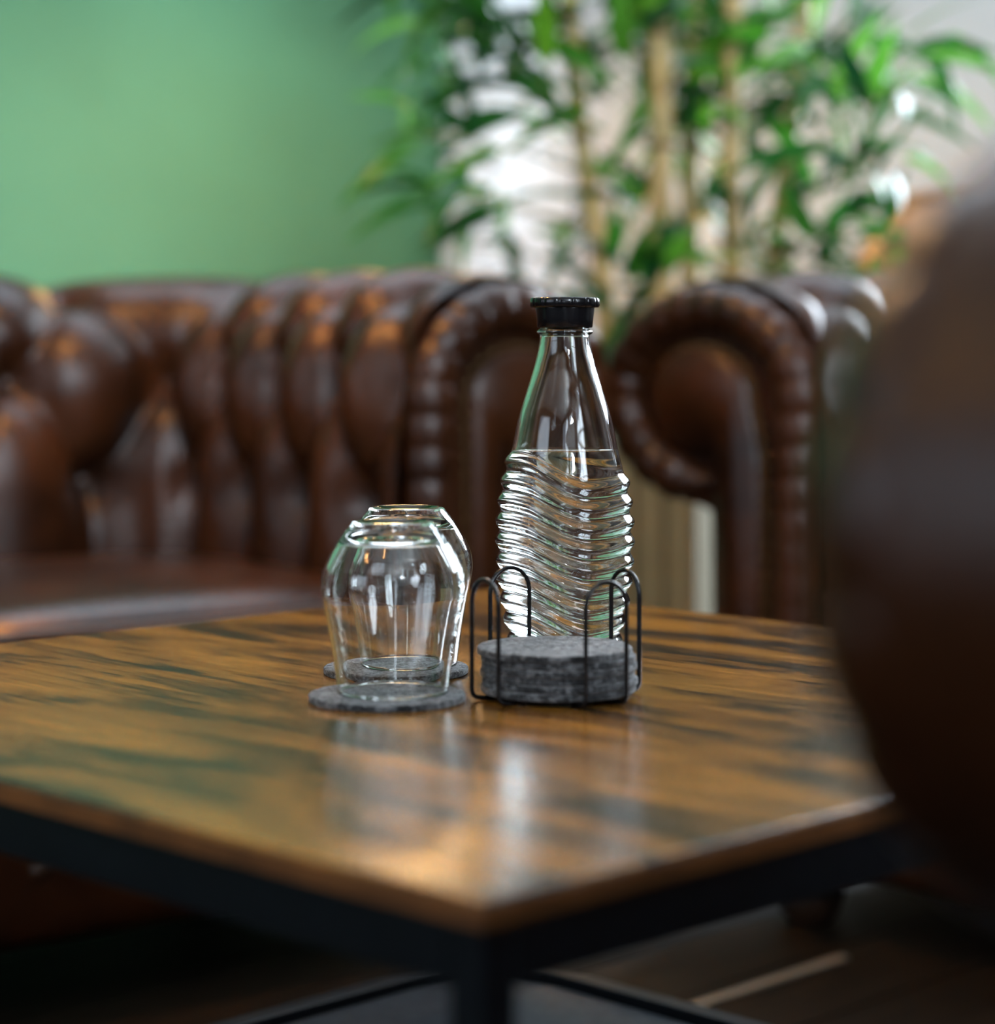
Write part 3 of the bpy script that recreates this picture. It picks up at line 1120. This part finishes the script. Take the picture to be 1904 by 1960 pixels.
# leaf blades: several shared shapes, x runs along the blade
def leaf_mesh(bend, fold):
    vs, fs = [], []
    n = 9
    for i in range(n):
        t_ = i / (n - 1)
        wd = 0.115 * (math.sin(PI * min(1, t_ ** 0.72)) ** 0.8) * (1 - 0.25 * t_) + 0.002
        zc = -bend * t_ ** 2
        xx = t_ * (1 - 0.18 * bend * t_)
        vs += [(xx, -wd, zc + fold * wd), (xx, 0, zc), (xx, wd, zc + fold * wd)]
    for i in range(n - 1):
        a_ = i * 3
        fs += [(a_, a_ + 1, a_ + 4, a_ + 3), (a_ + 1, a_ + 2, a_ + 5, a_ + 4)]
    me = bpy.data.meshes.new('leaf')
    me.from_pydata(vs, [], fs)
    me.polygons.foreach_set('use_smooth', [True] * len(me.polygons))
    me.materials.append(M['leaf'])
    return me
LEAVES = [leaf_mesh(b_, f_) for b_, f_ in ((0.08, 0.35), (0.28, 0.3), (0.5, 0.3), (0.15, 0.5))]

def add_leaf(parent, p, d, L, roll):
    o = link('leaf', random.choice(LEAVES), parent, p)
    q = d.normalized().to_track_quat('X', 'Z')
    o.rotation_mode = 'QUATERNION'
    o.rotation_quaternion = q @ Matrix.Rotation(roll, 3, 'X').to_quaternion()
    o.scale = (L, L * random.uniform(0.85, 1.15), L)
    return o

def bamboo(label, path, rad, sprays):
    pts = [P(*q_) for q_ in path]
    t = thing('bamboo_stalk', label, 'bamboo', pts[0], 0, 'bamboo stalks in the planter')
    base = pts[0].copy()
    loc_pts = [q_ - base for q_ in pts]
    # dense path
    dens = []
    for i in range(len(loc_pts) - 1):
        for k_ in range(12):
            dens.append(loc_pts[i].lerp(loc_pts[i + 1], k_ / 12))
    dens.append(loc_pts[-1])
    cum = [0]
    for i in range(1, len(dens)):
        cum.append(cum[-1] + (dens[i] - dens[i - 1]).length)
    step = random.uniform(0.15, 0.20)
    rads = [1.15 * rad * (1 - 0.25 * c_ / cum[-1]) for c_ in cum]
    MB().tube(dens, rads, 14).build('culm', M['culm'], t, True)
    q_ = 0.08
    while q_ < cum[-1] - 0.02:
        i = next(k_ for k_ in range(len(cum)) if cum[k_] >= q_)
        pp = dens[i]
        dr = (dens[min(i + 1, len(dens) - 1)] - dens[i - 1]).normalized()
        r_ = rads[i]
        MB().tube([pp - dr * 0.006, pp - dr * 0.002, pp + dr * 0.002, pp + dr * 0.006], [r_ * 1.02, r_ * 1.16, r_ * 1.16, r_ * 1.02], 14).build('node', M['culm_node'], t, True)
        q_ += step
    for (px, py, D, cnt, spread, L, lean) in sprays:
        c_ = P(px, py, D) - base
        # nearest culm point a little below
        j = min(range(len(dens)), key=lambda k_: (dens[k_] - c_ + Vector((0, 0, 0.08))).length)
        a_ = dens[j]
        mid = a_.lerp(c_, 0.55) + Vector((0, 0, 0.02))
        curve = [a_.lerp(mid, s_ / 5).lerp(mid.lerp(c_, s_ / 5), s_ / 5) for s_ in range(6)]
        MB().tube(curve, [0.0035 - 0.0004 * s_ for s_ in range(6)], 6).build('twig', M['twig'], t, True)
        out = (c_ - a_)
        out = out.normalized() if out.length > 0.01 else Vector((0, -1, 0))
        for k_ in range(int(cnt * 1.2)):
            f_ = random.random()
            p_ = mid.lerp(c_, 0.2 + 0.8 * f_) + Vector((random.gauss(0, spread), random.gauss(0, spread), random.gauss(0, spread * 0.7)))
            d_ = Vector((random.uniform(-1, 1), random.uniform(-1, 1), random.uniform(-0.9, 0.6))) + out * 0.6 + Vector(lean)
            add_leaf(t, p_, d_, L * random.uniform(0.85, 1.4), random.uniform(-0.9, 0.9))
    return t

Z_ = (0, 0, 0)
bamboo('leftmost slanting bamboo stalk in the planter, leaning to the left', [(1180, 820, 3.36), (1150, 480, 3.36), (1112, 260, 3.36), (1090, 0, 3.36), (1070, -380, 3.36)], 0.0155,
       [(960, 130, 3.3, 13, 0.05, 0.13, Z_), (1010, 60, 3.4, 12, 0.05, 0.13, Z_), (860, 60, 3.5, 8, 0.05, 0.12, Z_), (810, 260, 3.15, 5, 0.02, 0.13, (-0.6, 0, 0.3)),
        (830, 370, 3.15, 7, 0.03, 0.13, (-0.5, 0, 0)), (900, 470, 3.4, 10, 0.05, 0.11, Z_), (960, 400, 3.5, 8, 0.05, 0.11, Z_), (860, 180, 3.6, 7, 0.04, 0.11, Z_), (980, -90, 3.4, 14, 0.08, 0.14, Z_), (1080, -180, 3.4, 14, 0.09, 0.14, Z_), (900, -220, 3.4, 14, 0.09, 0.14, Z_), (840, -130, 3.3, 18, 0.07, 0.16, Z_), (940, -330, 3.4, 18, 0.09, 0.16, Z_), (760, -230, 3.3, 18, 0.08, 0.16, Z_)])
bamboo('second bamboo stalk from the left in the planter, straight and thick', [(1262, 820, 3.30), (1264, 520, 3.30), (1266, 230, 3.30), (1262, -60, 3.30), (1262, -300, 3.30)], 0.0175,
       [(1190, 170, 3.3, 13, 0.05, 0.13, Z_), (1160, 60, 3.35, 12, 0.05, 0.13, Z_), (1230, 260, 3.35, 8, 0.05, 0.11, Z_), (1195, 520, 3.12, 9, 0.02, 0.13, (0, -0.2, 0.9)),
        (1150, 590, 3.15, 5, 0.02, 0.13, (-0.2, 0, 0.8)), (1180, 400, 3.4, 8, 0.04, 0.11, Z_), (1160, 700, 3.25, 6, 0.03, 0.11, (0, 0, 0.2))])
bamboo('third bamboo stalk from the left in the planter, rising to the top', [(1322, 820, 3.44), (1323, 500, 3.44), (1325, 200, 3.44), (1326, -60, 3.44), (1328, -300, 3.44)], 0.0160,
       [(1330, 150, 3.4, 14, 0.06, 0.13, Z_), (1270, 60, 3.4, 12, 0.06, 0.13, Z_), (1380, 60, 3.5, 12, 0.06, 0.12, Z_), (1300, 420, 3.5, 9, 0.05, 0.11, Z_), (1360, 330, 3.5, 6, 0.04, 0.11, (0, 0, 0.4))])
bamboo('fourth bamboo stalk from the left in the planter, straight behind the armchair arm', [(1402, 820, 3.32), (1403, 500, 3.32), (1402, 240, 3.32), (1404, -40, 3.32), (1406, -300, 3.32)], 0.0155,
       [(1400, 190, 3.3, 13, 0.05, 0.13, (0, 0, -0.2)), (1440, 90, 3.3, 13, 0.06, 0.13, Z_), (1460, 440, 3.35, 9, 0.05, 0.11, Z_), (1390, 420, 3.25, 6, 0.04, 0.11, Z_)])
bamboo('rightmost slanting bamboo stalk in the planter, leaning to the right', [(1455, 820, 3.42), (1485, 480, 3.42), (1515, 240, 3.42), (1535, 60, 3.42), (1560, -300, 3.42)], 0.0150,
       [(1540, 130, 3.4, 13, 0.06, 0.13, Z_), (1500, 50, 3.45, 10, 0.06, 0.13, Z_), (1500, 290, 3.4, 8, 0.05, 0.11, Z_), (1700, 290, 2.95, 9, 0.02, 0.14, (0.2, 0, 0.2)),
        (1690, 190, 3.0, 5, 0.02, 0.13, (0, 0, 0.6)), (1570, 450, 3.35, 14, 0.06, 0.12, (0, 0, 0.2)), (1640, 430, 3.4, 9, 0.05, 0.12, Z_), (1800, 80, 3.1, 6, 0.03, 0.13, (0.8, 0, -0.2)), (1740, 160, 3.2, 5, 0.03, 0.12, (0.4, 0, -0.4)),
        (1690, 470, 3.25, 5, 0.03, 0.10, (0.3, 0, 0.2))])

# ------------------------------------------------------------------ rust-brown urn beyond the armchair
uz = [0.0, 0.03, 0.20, 0.45, 0.66, 0.80, 0.88, 0.92, 0.945]
ur = [0.115, 0.120, 0.145, 0.180, 0.192, 0.178, 0.140, 0.112, 0.118]
zz_ = np.linspace(0, 0.945, 50)
pr = [(0.0006, 0.0)] + list(zip(pchip(uz, ur, zz_), zz_)) + [(0.104, 0.947), (0.098, 0.92), (0.0006, 0.90)]
urn = MB().lathe(pr, 56).build('floor_urn', M['rust'], None, True, loc=(0.83, 4.10, 0.0))
tag(urn, 'rust-brown rounded urn half hidden behind leaves and the foreground chair', 'urn')

# ------------------------------------------------------------------ warm pendant lamps
def pendant(loc, label, scale=1.0, bulb='bulb'):
    t = thing('pendant_lamp', label, 'lamp', loc, 0, 'warm pendant lamps')
    s_ = scale
    MB().lathe([(0.020*s_, 0.155*s_), (0.034*s_, 0.145*s_), (0.060*s_, 0.110*s_), (0.105*s_, 0.045*s_), (0.130*s_, 0.0), (0.127*s_, 0.0), (0.102*s_, 0.043*s_), (0.057*s_, 0.107*s_), (0.031*s_, 0.141*s_), (0.018*s_, 0.150*s_)], 48, closed=True).build('shade', M['brass'], t, True)
    MB().lathe([(0.0006, -0.03*s_), (0.030*s_, -0.020*s_), (0.046*s_, 0.010*s_), (0.044*s_, 0.035*s_), (0.025*s_, 0.070*s_), (0.016*s_, 0.10*s_), (0.0006, 0.115*s_)], 32).build('bulb', M[bulb], t, True)
    MB().tube([(0, 0, 0.15*s_), (0, 0, RZ - loc[2])], 0.004, 8).build('cord', M['cord'], t, True)
    MB().lathe([(0.0006, 0), (0.05, 0), (0.05, -0.025), (0.0006, -0.025)], 24, c=(0, 0, RZ - loc[2])).build('ceiling_rose', M['brass'], t, True)
    return t
pendant(P(800, -100, 5.00), 'brass pendant lamp with a large warm globe in the far corner by the green wall', 2.0, 'bulb_far')
pendant(P(1040, -60, 4.40), 'brass pendant lamp with a glowing warm bulb above the left side of the bamboo', bulb='bulb_dim')
pendant((-0.95, 0.85, 1.55), 'brass pendant lamp with a dim warm bulb over the near left table edge', bulb='bulb_dim')
pendant((-0.42, 2.15, 1.68), 'brass pendant lamp with a glowing warm bulb hanging over the sofa')
